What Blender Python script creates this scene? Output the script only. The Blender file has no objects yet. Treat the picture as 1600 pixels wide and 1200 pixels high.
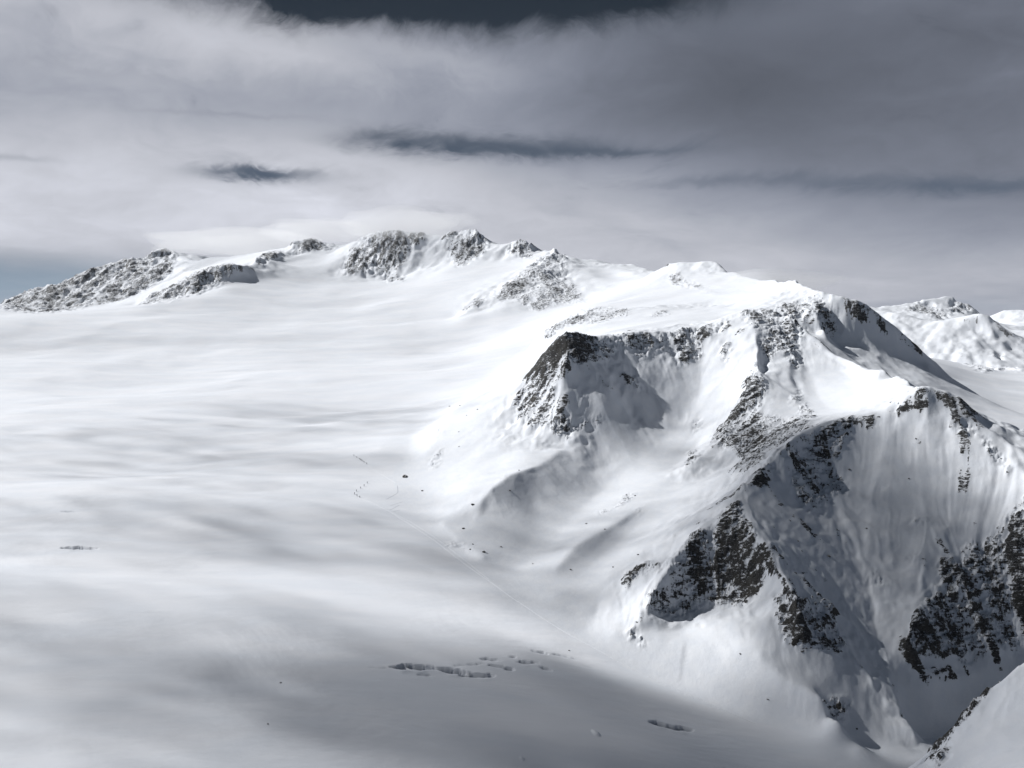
import bpy, math, random
import numpy as np
from mathutils import Vector

random.seed(7)
SC = bpy.context.scene
COL = SC.collection
F = 1400.0                      # focal length in photo pixels (1600 wide)
PITCH = math.atan(145.0 / F)    # camera tilt below the horizon
SP, CP = math.sin(PITCH), math.cos(PITCH)

# ------------------------------------------------------------------ camera
cam = bpy.data.cameras.new("camera")
cam.sensor_width = 36.0
cam.lens = 36.0 * F / 1600.0
cam.clip_start = 1.0
cam.clip_end = 60000.0
cam_o = bpy.data.objects.new("camera", cam)
COL.objects.link(cam_o)
cam_o.location = (0, 0, 0)
cam_o.rotation_euler = (math.radians(90) - PITCH, 0, 0)
SC.camera = cam_o

# ------------------------------------------------------------------ light
SUN_AZ = math.radians(-70)      # from +Y (the view) towards the left
SUN_EL = math.radians(36.5)
SUN_DIR = Vector((math.sin(SUN_AZ) * math.cos(SUN_EL), math.cos(SUN_AZ) * math.cos(SUN_EL), math.sin(SUN_EL)))
sun = bpy.data.lights.new("sun", 'SUN')
sun.energy = 4.3
sun.angle = math.radians(0.5)
sun.color = (1.0, 0.99, 0.975)
sun_o = bpy.data.objects.new("sun", sun)
COL.objects.link(sun_o)
sun_o.rotation_euler = SUN_DIR.to_track_quat('Z', 'Y').to_euler()

SC.view_settings.view_transform = 'Standard'
SC.view_settings.look = 'None'
SC.view_settings.exposure = 0.2
SC.view_settings.gamma = 1.0
SC.cycles.max_bounces = 5
SC.cycles.diffuse_bounces = 2
SC.cycles.volume_bounces = 2
SC.cycles.transparent_max_bounces = 8
SC.render.film_transparent = False


class E:
    """tiny expression builder for shader nodes"""
    def __init__(s, nt, sock): s.nt = nt; s.s = sock
    def _m(s, op, *a, clamp=False):
        n = s.nt.nodes.new('ShaderNodeMath'); n.operation = op; n.use_clamp = clamp
        for i, x in enumerate((s,) + a):
            if isinstance(x, E): s.nt.links.new(x.s, n.inputs[i])
            else: n.inputs[i].default_value = x
        return E(s.nt, n.outputs[0])
    def __add__(s, o): return s._m('ADD', o)
    __radd__ = __add__
    def __sub__(s, o): return s._m('SUBTRACT', o)
    def __rsub__(s, o): return (s * -1.0) + o
    def __mul__(s, o): return s._m('MULTIPLY', o)
    __rmul__ = __mul__
    def __truediv__(s, o): return s._m('DIVIDE', o)
    def clamp(s): return s._m('ADD', 0.0, clamp=True)
    def exp(s): return s._m('EXPONENT')
    def smooth(s, a, b, lo=0.0, hi=1.0):
        n = s.nt.nodes.new('ShaderNodeMapRange'); n.interpolation_type = 'SMOOTHSTEP'
        s.nt.links.new(s.s, n.inputs[0])
        for i, x in enumerate((a, b, lo, hi)): n.inputs[i + 1].default_value = x
        return E(s.nt, n.outputs[0])


def combine(nt, x, y, z):
    n = nt.nodes.new('ShaderNodeCombineXYZ')
    for i, v in enumerate((x, y, z)):
        if isinstance(v, E): nt.links.new(v.s, n.inputs[i])
        else: n.inputs[i].default_value = v
    return n.outputs[0]


def noise(nt, vec, scale, detail=4, rough=0.5, dist=0.0):
    n = nt.nodes.new('ShaderNodeTexNoise')
    nt.links.new(vec, n.inputs['Vector'])
    n.inputs['Scale'].default_value = scale; n.inputs['Detail'].default_value = detail
    n.inputs['Roughness'].default_value = rough; n.inputs['Distortion'].default_value = dist
    return E(nt, n.outputs[0])


def mixc(nt, fac, a, b):
    n = nt.nodes.new('ShaderNodeMix'); n.data_type = 'RGBA'; n.clamp_factor = True
    nt.links.new(fac.s, n.inputs[0])
    for i, c in ((6, a), (7, b)):
        if isinstance(c, tuple): n.inputs[i].default_value = (*c, 1)
        else: nt.links.new(c, n.inputs[i])
    return n.outputs[2]


def unproj(u, v):
    a = (u - 800.0) / F; b = (600.0 - v) / F
    return np.array([a, CP + b * SP, -SP + b * CP])


def azel(u, v):
    d = unproj(u, v)
    return math.atan2(d[0], d[1]), math.atan2(d[2], math.hypot(d[0], d[1]))


# ------------------------------------------------------------------ sky
def build_world():
    w = bpy.data.worlds.new("World"); SC.world = w; w.use_nodes = True
    nt = w.node_tree; nt.nodes.clear()
    out = nt.nodes.new('ShaderNodeOutputWorld'); bg = nt.nodes.new('ShaderNodeBackground')
    nt.links.new(bg.outputs[0], out.inputs[0])
    ST = 0.05
    bg.inputs['Strength'].default_value = ST
    sky = nt.nodes.new('ShaderNodeTexSky'); sky.sky_type = 'NISHITA'; sky.sun_disc = False
    sky.sun_elevation = SUN_EL; sky.sun_rotation = SUN_AZ; sky.altitude = 3400
    sky.air_density = 1.0; sky.dust_density = 0.3; sky.ozone_density = 2.0
    tc = nt.nodes.new('ShaderNodeTexCoord')
    sep = nt.nodes.new('ShaderNodeSeparateXYZ'); nt.links.new(tc.outputs['Generated'], sep.inputs[0])
    X, Y, Z = (E(nt, sep.outputs[i]) for i in range(3))
    az = X._m('ARCTAN2', Y); el = Z._m('ARCSINE')
    # a stratus deck seen in perspective: bands get finer towards the horizon
    elp = (el._m('ABSOLUTE') + 0.16)._m('LOGARITHM', 2.718)
    v1 = combine(nt, az * 3.0, elp * 2.4, 0.0)
    warp = noise(nt, v1, 1.3, 3, 0.5)
    v2 = combine(nt, az * 4.2 + warp * 1.0, elp * 3.4 + warp * 1.2 + az * 0.3, 3.1)
    nb = noise(nt, v2, 1.5, 5, 0.48, 0.25)
    v3 = combine(nt, az * 9.5 + warp * 2.2, elp * 6.0 + warp * 2.2 + az * 0.6, 7.7)
    nf = noise(nt, v3, 1.2, 6, 0.55, 0.4)
    v4 = combine(nt, az * 26.0 + nf * 2.0, elp * 15.0 + warp * 3.0 + nf * 2.5, 1.7)
    nd = noise(nt, v4, 1.4, 5, 0.6, 0.3)

    def g(u, v, su, sv, tilt=0.0, wob=0.0):
        a0, e0 = azel(u, v)
        da = (az - a0) + (nf - 0.5) * (su / F) * 0.7
        de = (el - e0) + da * tilt
        if wob: de = de + (nb - 0.5) * wob + (nd - 0.5) * wob * 0.7
        q = (da * (F / su)) * (da * (F / su)) + (de * (F / sv)) * (de * (F / sv))
        return (q * -1.0).exp()
    # brightness of the deck: brighter low in the left, darker high in the right
    B = 0.34 + g(-50, 330, 760, 120) * 0.27 + g(150, 30, 480, 80, 0, .02) * 0.10 + g(430, 70, 260, 36, 0.12, .035) * 0.10 \
        + g(700, 95, 120, 22, 0.1, .03) * 0.07 + g(480, 240, 240, 48, 0.12, .04) * 0.11 + g(760, 320, 420, 60, 0, .02) * 0.10 \
        + g(1180, 425, 500, 60, 0, .01) * 0.15 - g(1500, 60, 620, 190) * 0.19 - g(1050, 160, 340, 120) * 0.10 \
        - g(200, 170, 400, 50, 0, .03) * 0.05 - g(1600, 290, 420, 90) * 0.10
    B = B * (0.40 + nb * 0.55 + nf * 0.42 + nd * 0.16) * 0.97
    # the deck thins out and the sky above and behind is a clear dark blue
    B = B._m('MAXIMUM', 0.085)
    up = el.smooth(0.36, 0.75)
    back = az._m('ABSOLUTE').smooth(0.75, 1.6)
    # openings in the deck
    gap = g(400, 274, 95, 11, 0.02, .022) * 1.1 + g(700, -4, 400, 32, 0, .03) * 2.0 + g(780, 232, 240, 20, 0.03, .02) * 0.95 \
        + g(980, 240, 120, 7, 0.0, .02) * 0.35 + g(640, 215, 90, 14, 0.1, .03) * 0.4 \
        + g(1480, 290, 280, 15, 0.05, .02) * 0.85 + g(1050, 290, 200, 10, 0, .03) * 0.3 + g(340, 180, 160, 5, 0, .02) * 0.28 \
        + g(20, 245, 70, 6, 0, .01) * 0.4 + g(-40, 438, 340, 40, 0.02, .006) * 1.15 + g(1560, 478, 160, 14, 0, .02) * 0.3 \
        + g(820, 50, 500, 40, 0, .05) * 0.35 + g(150, 110, 300, 8, 0, .05) * 0.15
    thin = (nf.smooth(0.36, 0.2)) * 0.3 * el.smooth(-0.02, 0.1)
    gap = ((gap + (nf - 0.5) * gap * 1.1 + (nd - 0.5) * gap * 0.3).smooth(0.0, 1.2) + thin + up * 0.9 + back * 0.75).clamp()
    skyc = nt.nodes.new('ShaderNodeVectorMath'); skyc.operation = 'SCALE'
    nt.links.new(sky.outputs[0], skyc.inputs[0])
    # thin veil in the openings: low openings are paler than high ones
    low = el.smooth(0.30, 0.06)
    low2 = el.smooth(0.07, 0.0)
    k = low * 0.10 + 0.07
    nt.links.new(k.s, skyc.inputs['Scale'])
    sk2 = mixc(nt, low * 0.0 + 0.55, skyc.outputs[0], (0.010 / ST, 0.021 / ST, 0.036 / ST))
    veil = mixc(nt, low * 0.7, sk2, (0.085 / ST, 0.115 / ST, 0.17 / ST))
    veil = mixc(nt, low2 * 0.8, veil, (0.27 / ST, 0.345 / ST, 0.43 / ST))
    cl = nt.nodes.new('ShaderNodeCombineColor')
    Bs = B * (1.0 / ST)
    br = B.smooth(0.08, 0.5)
    for i, (c0, c1) in enumerate(((0.88, 0.96), (0.98, 0.985), (1.25, 1.09))): nt.links.new((Bs * (br * (c1 - c0) + c0)).s, cl.inputs[i])
    col = mixc(nt, gap, cl.outputs[0], veil)
    # below the horizon, out of the picture: snow-covered land under the clouds
    col = mixc(nt, Z.smooth(-0.03, -0.12), col, (0.07 / ST, 0.08 / ST, 0.105 / ST))
    nt.links.new(col, bg.inputs['Color'])


build_world()

# ------------------------------------------------------------------ terrain skeleton
# Ridge, valley and contour lines of the place.  Every point is stored as
# (bearing, height angle, ground distance in metres) or with its height.
LINES = []      # (m, s, pts3d)   m: 1 mountain .. 0 glacier


def _pt(u, v, r):
    d = unproj(u, v); return d * (r / math.hypot(d[0], d[1]))


def L(m, *p):                       # (u, v, distance)
    LINES.append((m, np.array([_pt(*q) for q in p])))


def G(m, *p):                       # (u, v, height)
    o = []
    for u, v, z in p:
        d = unproj(u, v); o.append(d * (z / d[2]))
    LINES.append((m, np.array(o)))


def Hd(m, *p):                      # (u, distance, height): ground hidden behind a crest
    o = []
    for u, r, z in p:
        a = math.atan((u - 800) / F); o.append(np.array([r * math.sin(a), r * math.cos(a), z]))
    LINES.append((m, np.array(o)))


# main glacier
G(0, (-300, 1290, -462), (200, 1290, -466), (700, 1290, -480), (1200, 1290, -520))
G(0, (-300, 1195, -450), (200, 1195, -453), (500, 1195, -459), (800, 1195, -472), (1100, 1195, -498), (1300, 1195, -532), (1360, 1195, -548))
G(0, (-300, 1000, -424), (300, 1000, -431), (650, 1000, -438), (860, 1000, -447))
G(0, (-300, 850, -403), (200, 850, -407), (450, 850, -408), (660, 850, -404))
G(0, (-300, 715, -372), (300, 715, -371), (580, 715, -371))
G(0, (-300, 640, -332), (0, 640, -336), (330, 640, -330), (600, 640, -341), (660, 640, -344))
G(0, (-300, 560, -255), (100, 560, -258), (400, 560, -258), (700, 560, -268), (800, 560, -272))
L(0, (-300, 505, 4300), (0, 505, 4400), (250, 500, 4350), (500, 500, 4300), (700, 500, 4100), (800, 505, 3800))
L(0, (250, 478, 4720), (350, 455, 5000), (450, 448, 5100), (560, 452, 4950), (640, 458, 4750), (700, 450, 4650))
L(0, (420, 415, 5500), (500, 408, 5600))
L(0.1, (680, 425, 5000), (760, 425, 4900), (820, 420, 4750))
L(0.1, (940, 425, 4600), (1000, 440, 4200))
L(0.1, (930, 470, 3600), (1000, 466, 3550), (1060, 462, 3500), (1110, 455, 3450))
L(0.2, (760, 520, 3700), (860, 498, 3500), (930, 482, 3350))
# foot of the right-hand mountain where it meets the glacier
L(0.35, (860, 528, 3300), (830, 550, 3200), (790, 585, 2800), (735, 612, 2560), (690, 640, 2360), (655, 690, 2080), (638, 745, 1800),
  (668, 795, 1640), (692, 835, 1490), (725, 875, 1380), (765, 908, 1292), (830, 952, 1215), (880, 982, 1175), (925, 1003, 1150),
  (1010, 1052, 1110), (1100, 1093, 1085), (1200, 1133, 1070), (1300, 1165, 1066), (1420, 1190, 1070))
# left far range
L(1, (-300, 540, 7000), (-80, 500, 7100), (0, 476, 7200), (30, 463, 7250), (62, 446, 7300), (100, 438, 7350), (130, 427, 7400), (165, 416, 7450), (195, 401, 7500),
  (215, 404, 7520), (235, 392, 7560), (256, 384, 7600), (280, 392, 7600), (310, 394, 7600), (340, 400, 7600))
L(0.7, (-80, 505, 6700), (0, 492, 6650), (90, 487, 6640), (150, 478, 6660), (200, 468, 6700), (235, 450, 6800), (262, 430, 6950), (285, 408, 7200))
L(0.3, (-200, 500, 6400), (100, 492, 6300), (240, 470, 6300), (290, 440, 6500), (330, 415, 6650))
L(0.2, (320, 397, 7000), (360, 395, 6900), (395, 391, 6800), (430, 386, 6600), (450, 380, 6400))
L(0.2, (330, 408, 6500), (390, 402, 6300), (430, 394, 6100))
Hd(0.5, (-300, 8200, -500), (100, 8500, -350), (300, 8500, -300), (450, 8200, -300))
Hd(0.5, (-300, 11500, -1200), (600, 11500, -1200), (1200, 11500, -1200), (1300, 11500, -1100))
# low hump and the dark little ridge on the far left of the glacier
L(0.6, (-200, 478, 5200), (-40, 474, 5200), (20, 474, 5200), (60, 481, 5150), (100, 487, 5100))
L(0.1, (-200, 500, 4600), (0, 498, 4700), (100, 492, 4800), (140, 486, 4850))
L(0.3, (105, 487, 5000), (150, 478, 5050), (205, 477, 5000))
Hd(0.3, (-200, 5700, -190), (100, 5700, -190), (250, 5700, -120))
# rock rib in front of it
L(1, (205, 477, 4950), (235, 464, 4980), (262, 452, 5000), (300, 434, 5050), (322, 420, 5080), (350, 413, 5100), (380, 411, 5150), (392, 412, 5250),
  (405, 403, 5400), (430, 395, 5600), (450, 390, 5800), (468, 376, 6000), (490, 371, 6100), (520, 380, 6100), (545, 384, 6050))
L(0.5, (215, 478, 4850), (262, 472, 4870), (300, 465, 4880), (330, 452, 4900), (365, 440, 4920))
L(0.4, (430, 412, 5560), (480, 398, 5750), (520, 400, 5750))
Hd(0.4, (220, 5500, -130), (300, 5600, 20), (370, 5800, 130))
Hd(0.4, (450, 6900, 200), (560, 6900, 150), (800, 6300, 100), (1000, 5900, 0))
# summit ridge
L(1, (545, 384, 5950), (560, 375, 5850), (575, 363, 5750), (590, 357, 5700), (625, 360, 5700), (660, 361, 5700), (690, 368, 5650), (715, 363, 5550), (742, 353, 5450),
  (760, 368, 5400), (776, 384, 5350), (790, 382, 5300), (805, 378, 5270), (823, 373, 5230), (836, 396, 5150), (850, 391, 5050), (868, 387, 4950),
  (884, 398, 4950), (892, 403, 5000), (920, 405, 5000), (945, 412, 5000), (968, 414, 4900), (985, 409, 4800), (1000, 417, 4700), (1030, 424, 4300))
L(0.7, (530, 430, 5300), (570, 438, 5250), (620, 440, 5230), (650, 425, 5250), (690, 405, 5300), (720, 400, 5250))
L(0.3, (530, 445, 5050), (600, 450, 4950), (680, 435, 5000))
# rocky spur falling from the summit ridge
L(1, (868, 387, 4950), (850, 405, 4750), (830, 425, 4500), (800, 445, 4300), (775, 460, 4200), (745, 470, 4100), (718, 486, 4000))
L(0.8, (868, 387, 4950), (882, 418, 4650), (895, 445, 4350), (912, 470, 4050))
L(0.5, (725, 490, 3920), (790, 480, 3960), (835, 484, 3940), (900, 482, 3930))
L(0.9, (850, 440, 4300), (845, 465, 4100))
# snow dome
L(0.8, (1030, 424, 4150), (1048, 409, 4000), (1080, 407, 3950), (1115, 408, 3900), (1132, 424, 3800), (1170, 436, 3550), (1205, 440, 3300), (1240, 438, 3000),
  (1262, 446, 2850), (1275, 450, 2760), (1290, 456, 2740), (1308, 459, 2720), (1340, 468, 2720), (1365, 482, 2730), (1400, 510, 2750), (1430, 540, 2780), (1466, 572, 2820))
L(0.3, (1040, 446, 3700), (1090, 452, 3550), (1120, 460, 3350), (1160, 462, 3200), (1200, 462, 2980))
# dark shaded flank of the right-hand ridge
L(0.8, (1185, 478, 2640), (1210, 498, 2570), (1245, 520, 2580), (1290, 536, 2600), (1330, 546, 2620), (1400, 563, 2690), (1462, 575, 2795))
L(1, (1262, 446, 2850), (1270, 480, 2640), (1290, 520, 2560))
Hd(0.5, (1200, 3900, -120), (1300, 3500, -250), (1400, 3400, -380), (1500, 3400, -400))
# bench behind the butte
L(0.8, (828, 530, 2900), (850, 518, 2900), (872, 503, 2920), (900, 491, 2950), (930, 487, 2980), (960, 484, 3000), (1010, 480, 3050), (1060, 477, 3080), (1105, 478, 3100), (1150, 482, 2900))
L(0.5, (845, 532, 2750), (880, 520, 2700), (930, 506, 2700), (985, 497, 2750))
L(0.2, (930, 517, 2350), (1000, 507, 2450), (1070, 497, 2600), (1130, 488, 2700))
# the butte
L(1, (885, 518, 2060), (920, 523, 2120), (960, 524, 2170), (985, 518, 2190), (1030, 517, 2230), (1070, 515, 2270), (1090, 512, 2300), (1120, 500, 2330),
  (1150, 484, 2350), (1166, 479, 2360), (1195, 494, 2350), (1218, 498, 2340), (1236, 487, 2340))
L(1, (885, 518, 2060), (862, 538, 2070), (838, 562, 2080), (820, 585, 2090), (808, 602, 2100))
L(0.9, (812, 640, 1990), (818, 665, 1920), (845, 680, 1860), (880, 692, 1840), (905, 675, 1850))
L(0.9, (884, 545, 2010), (878, 600, 1950), (872, 650, 1885), (868, 684, 1850))
L(0.8, (1000, 560, 2135), (1005, 600, 2060), (985, 660, 1955))
L(0.6, (950, 600, 1985), (940, 680, 1875), (925, 740, 1770))
L(0.4, (808, 602, 2100), (770, 612, 2150), (735, 622, 2170), (700, 640, 2130), (675, 690, 1960), (660, 725, 1850))
L(0.5, (1090, 540, 2230), (1095, 620, 2085), (1045, 680, 1945), (1000, 715, 1840), (955, 760, 1735), (920, 790, 1660))
# hummocks below the butte
L(0.6, (880, 700, 1810), (840, 728, 1705), (795, 745, 1640), (765, 765, 1590), (740, 792, 1550))
L(0.4, (835, 790, 1610), (840, 830, 1510), (815, 865, 1430))
L(0.6, (690, 815, 1530), (720, 845, 1440), (755, 868, 1375))
L(0.5, (1060, 768, 1640), (1020, 782, 1590), (985, 800, 1540), (945, 825, 1470), (900, 850, 1400), (870, 885, 1330))
L(0.4, (1000, 820, 1530), (960, 860, 1430), (900, 905, 1310), (862, 930, 1250))
L(0.4, (915, 790, 1630), (880, 825, 1530), (850, 865, 1425), (800, 895, 1350))
L(0.5, (1060, 760, 1690), (1030, 765, 1665), (985, 785, 1610))
# second spur from the twin peaks down to the left
L(1, (1166, 479, 2360), (1176, 505, 2260), (1182, 535, 2170), (1186, 562, 2090), (1176, 600, 1990), (1160, 632, 1920), (1140, 662, 1870), (1118, 695, 1810), (1090, 722, 1750), (1062, 745, 1700))
L(1, (1236, 487, 2340), (1215, 530, 2230), (1200, 560, 2140), (1188, 580, 2070))
L(0.6, (1130, 610, 2060), (1112, 650, 1990), (1088, 700, 1880), (1050, 738, 1780))
L(0.7, (1130, 735, 1730), (1105, 750, 1690), (1080, 758, 1670))
L(0.7, (1260, 655, 1760), (1215, 690, 1690), (1175, 718, 1630), (1145, 740, 1590), (1110, 775, 1520), (1060, 815, 1430), (1000, 865, 1330), (950, 915, 1260), (930, 945, 1230), (915, 985, 1180))
L(0.9, (1235, 560, 2150), (1240, 600, 2030), (1245, 640, 1900), (1225, 670, 1800))
# ridge from the right peak and the bright snow bowl with its cornice
L(0.8, (1236, 487, 2340), (1262, 520, 2270), (1300, 550, 2200), (1330, 562, 2160), (1352, 577, 2110), (1375, 574, 2080), (1388, 591, 2050), (1402, 587, 2030), (1420, 603, 1950), (1436, 603, 1780))
L(0.2, (1262, 590, 2140), (1275, 620, 2030), (1295, 640, 1900), (1340, 638, 1870), (1385, 622, 1850), (1405, 613, 1850))
L(0.2, (1300, 592, 2130), (1330, 618, 1990))
Hd(0.6, (1300, 2420, -205), (1360, 2300, -250), (1430, 2250, -300), (1520, 2200, -360), (1650, 2150, -430))
# big right-hand ridge
L(1, (1440, 600, 1680), (1425, 611, 1670), (1405, 624, 1665), (1385, 634, 1660), (1360, 645, 1650), (1340, 652, 1645), (1320, 655, 1635), (1300, 657, 1622), (1270, 668, 1595),
  (1240, 688, 1555), (1220, 703, 1510), (1200, 720, 1475), (1180, 735, 1445), (1165, 750, 1420), (1150, 770, 1395), (1135, 790, 1370), (1105, 818, 1340), (1070, 852, 1290), (1040, 895, 1240), (1015, 935, 1205), (990, 975, 1170))
L(1, (1150, 770, 1400), (1172, 815, 1330), (1195, 860, 1270), (1212, 888, 1235), (1224, 897, 1222), (1236, 918, 1200), (1246, 950, 1175), (1252, 985, 1155))
L(0.9, (1025, 966, 1212), (1075, 962, 1240), (1120, 952, 1252), (1165, 948, 1246), (1200, 940, 1226), (1212, 915, 1226))
L(0.6, (1200, 965, 1175), (1215, 1000, 1150), (1240, 1018, 1142), (1300, 1020, 1150))
L(0.4, (960, 985, 1165), (1050, 1005, 1150), (1120, 1020, 1135), (1180, 1030, 1120))
L(0.6, (1185, 1020, 1125), (1205, 1040, 1108), (1240, 1068, 1085), (1290, 1080, 1068), (1325, 1100, 1050), (1345, 1125, 1046))
L(0.5, (1230, 1098, 1079), (1280, 1120, 1066), (1320, 1145, 1058))
# the shaded bowl: gullies
L(0.8, (1255, 720, 1565), (1275, 760, 1525), (1300, 800, 1480), (1315, 840, 1420), (1328, 885, 1360), (1345, 930, 1325), (1370, 990, 1255), (1385, 1040, 1190), (1405, 1090, 1145), (1425, 1140, 1105), (1428, 1186, 1082))
L(0.7, (1335, 682, 1618), (1328, 740, 1560), (1318, 780, 1510))
L(1, (1440, 600, 1690), (1470, 606, 1695), (1500, 618, 1695), (1520, 642, 1680), (1545, 675, 1650), (1575, 702, 1620), (1600, 738, 1570), (1640, 790, 1500), (1700, 860, 1440))
L(1, (1600, 738, 1570), (1590, 775, 1530), (1560, 810, 1490), (1530, 832, 1465), (1500, 862, 1430), (1475, 895, 1390), (1450, 930, 1335), (1425, 970, 1275), (1412, 1000, 1235))
L(0.6, (1440, 700, 1600), (1455, 760, 1545), (1458, 810, 1480), (1440, 870, 1395))
L(0.8, (1430, 1030, 1225), (1450, 1050, 1225), (1500, 1048, 1285), (1545, 1030, 1320), (1600, 1010, 1370), (1700, 1000, 1400))
L(1, (1520, 880, 1420), (1515, 960, 1350), (1500, 1010, 1315))
Hd(0.3, (1440, 1130, -560), (1500, 1200, -560), (1600, 1280, -560), (1700, 1330, -555))
# near slope, bottom right
L(0.8, (1760, 905, 800), (1700, 950, 780), (1640, 1000, 755), (1600, 1032, 740), (1575, 1055, 735), (1545, 1080, 728), (1510, 1112, 720), (1480, 1145, 714), (1450, 1180, 708), (1425, 1202, 703), (1370, 1245, 695))
L(0.2, (1700, 1150, 610), (1600, 1200, 590), (1500, 1240, 600), (1430, 1280, 620))
L(0.2, (1800, 1250, 480), (1600, 1330, 480), (1450, 1380, 500))
Hd(0.3, (1380, 800, -450), (1450, 860, -500), (1550, 950, -520), (1750, 1020, -480))
# valley glacier on the far right
G(0, (1450, 598, -300), (1490, 600, -370), (1540, 600, -420), (1600, 598, -430), (1750, 598, -430))
G(0, (1500, 640, -400), (1560, 650, -445), (1650, 655, -450), (1800, 655, -455))
G(0, (1590, 705, -465), (1700, 710, -470))
G(0.1, (1470, 580, -310), (1540, 580, -425), (1600, 580, -430), (1750, 580, -430))
L(0.5, (1440, 562, 5700), (1480, 563, 5600), (1500, 566, 5500), (1540, 574, 5200), (1570, 572, 5250), (1600, 576, 5150), (1750, 590, 5000))
Hd(0.3, (1380, 5900, -520), (1500, 5900, -520), (1600, 5700, -540), (1750, 5600, -540))
# far mountains on the right
L(1, (1330, 480, 6900), (1350, 482, 6800), (1375, 486, 6700), (1395, 489, 6600), (1420, 498, 6550), (1450, 501, 6500), (1490, 499, 6500), (1515, 490, 6500), (1530, 484, 6500), (1548, 496, 6500), (1570, 515, 6450), (1598, 540, 6400), (1700, 600, 6200))
L(0.7, (1400, 540, 6100), (1450, 552, 6000), (1500, 560, 5950), (1560, 570, 5900))
L(0.9, (1450, 501, 6500), (1470, 530, 6200), (1480, 556, 6000))
Hd(0.5, (1300, 7400, -300), (1450, 7500, -350), (1600, 7500, -400), (1750, 7500, -400))
L(1, (1340, 480, 8300), (1380, 478, 8500), (1402, 474, 8600), (1425, 474, 8700), (1445, 468, 8800), (1462, 464, 8900), (1476, 462, 8950), (1490, 462, 9000), (1502, 470, 9000), (1520, 482, 8900), (1560, 520, 8800))
Hd(0.5, (1300, 9700, -500), (1500, 9700, -400), (1750, 9600, -400))
L(1, (1520, 500, 10500), (1545, 492, 10500), (1560, 486, 10500), (1575, 481, 10500), (1590, 483, 10500), (1605, 485, 10500), (1700, 470, 10500))
Hd(0.5, (1400, 11500, -700), (1750, 11500, -600))

R0, R1 = 430.0, 12000.0
T0, T1 = math.radians(-38), math.radians(38)


def raster(step):
    nr = int(math.log(R1 / R0) / step) + 1; nt = int((T1 - T0) / step) + 1
    cnt = np.zeros((nr, nt)); az = np.zeros((nr, nt)); am = np.zeros((nr, nt))
    for m, P in LINES:
        for a, b in zip(P[:-1], P[1:]):
            la = math.hypot(a[0], a[1]); lb = math.hypot(b[0], b[1])
            n = int(max(abs(math.log(la / lb)), abs(math.atan2(a[0], a[1]) - math.atan2(b[0], b[1]))) / step * 2.5) + 2
            t = np.linspace(0, 1, n)[:, None]
            Q = a + (b - a) * t
            i = np.round(np.log(np.hypot(Q[:, 0], Q[:, 1]) / R0) / step).astype(int)
            j = np.round((np.arctan2(Q[:, 0], Q[:, 1]) - T0) / step).astype(int)
            k = (i >= 0) & (i < nr) & (j >= 0) & (j < nt)
            np.add.at(cnt, (i[k], j[k]), 1); np.add.at(az, (i[k], j[k]), Q[k, 2]); np.add.at(am, (i[k], j[k]), m)
    k = cnt > 0
    az[k] /= cnt[k]; am[k] /= cnt[k]
    return k, az, am


def resize(A, shape):
    r = np.linspace(0, A.shape[0] - 1, shape[0]); c = np.linspace(0, A.shape[1] - 1, shape[1])
    return sample(A, r[:, None] + 0 * c[None], c[None] + 0 * r[:, None])


def sample(A, i, j):
    i = np.clip(i, 0, A.shape[0] - 1.001); j = np.clip(j, 0, A.shape[1] - 1.001)
    i0 = i.astype(np.int32); j0 = j.astype(np.int32)
    fi = (i - i0).astype(A.dtype); fj = (j - j0).astype(A.dtype)
    a = A[i0, j0]; b = A[i0, j0 + 1]; c = A[i0 + 1, j0]; d = A[i0 + 1, j0 + 1]
    return (a * (1 - fj) + b * fj) * (1 - fi) + (c * (1 - fj) + d * fj) * fi


def blur(A, s):
    if s < 0.3: return A
    n = int(3 * s) + 1
    k = np.exp(-0.5 * (np.arange(-n, n + 1) / s) ** 2); k /= k.sum(); k = k.astype(A.dtype)
    P = np.pad(A, ((n, n), (0, 0)), mode='edge'); o = np.zeros_like(A)
    for q, w in enumerate(k): o += w * P[q:q + A.shape[0]]
    P = np.pad(o, ((0, 0), (n, n)), mode='edge'); o2 = np.zeros_like(A)
    for q, w in enumerate(k): o2 += w * P[:, q:q + A.shape[1]]
    return o2


def solve():
    z = m = None
    base = 0.0032
    for lv, it in ((16, 500), (8, 400), (4, 300), (2, 200), (1, 140)):
        k, cz, cm = raster(base * lv)
        if z is None:
            z = np.full(k.shape, -300.0); m = np.full(k.shape, 0.5)
        else:
            z = resize(z, k.shape); m = resize(m, k.shape)
        ii, jj = np.indices(k.shape); red = ((ii + jj) % 2 == 0)
        z[k] = cz[k]; m[k] = cm[k]
        fr = ~k & red; fb = ~k & ~red
        for A in (z, m):
            for _ in range(it):
                for f in (fr, fb):
                    P = np.pad(A, 1, mode='edge')
                    avg = 0.25 * (P[:-2, 1:-1] + P[2:, 1:-1] + P[1:-1, :-2] + P[1:-1, 2:])
                    A += 1.75 * f * (avg - A)
    return z, m


Zc, Mc = solve()
Zf = blur(Zc, 5.5); Zf2 = blur(Zc, 3.5)
Zc = Zc + 0.65 * np.maximum(0, Zf - Zc) * np.clip(Mc * 3, 0, 1)
Zc = np.maximum(Zc, Zc * 0.4 + 0.6 * Zf2)
w = np.clip(1 - Mc * 1.6, 0, 1)
Zb1 = blur(Zc, 2.5); Zb2 = blur(Zc, 9.0); wb = blur(w, 3)
Zs = blur(Zc, 0.6)
Zs = Zs * (1 - np.clip(wb * 2, 0, 1)) + Zb1 * np.clip(wb * 2, 0, 1)
w2 = np.clip(wb * 2 - 1, 0, 1)
Zs = Zs * (1 - w2) + Zb2 * w2

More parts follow.
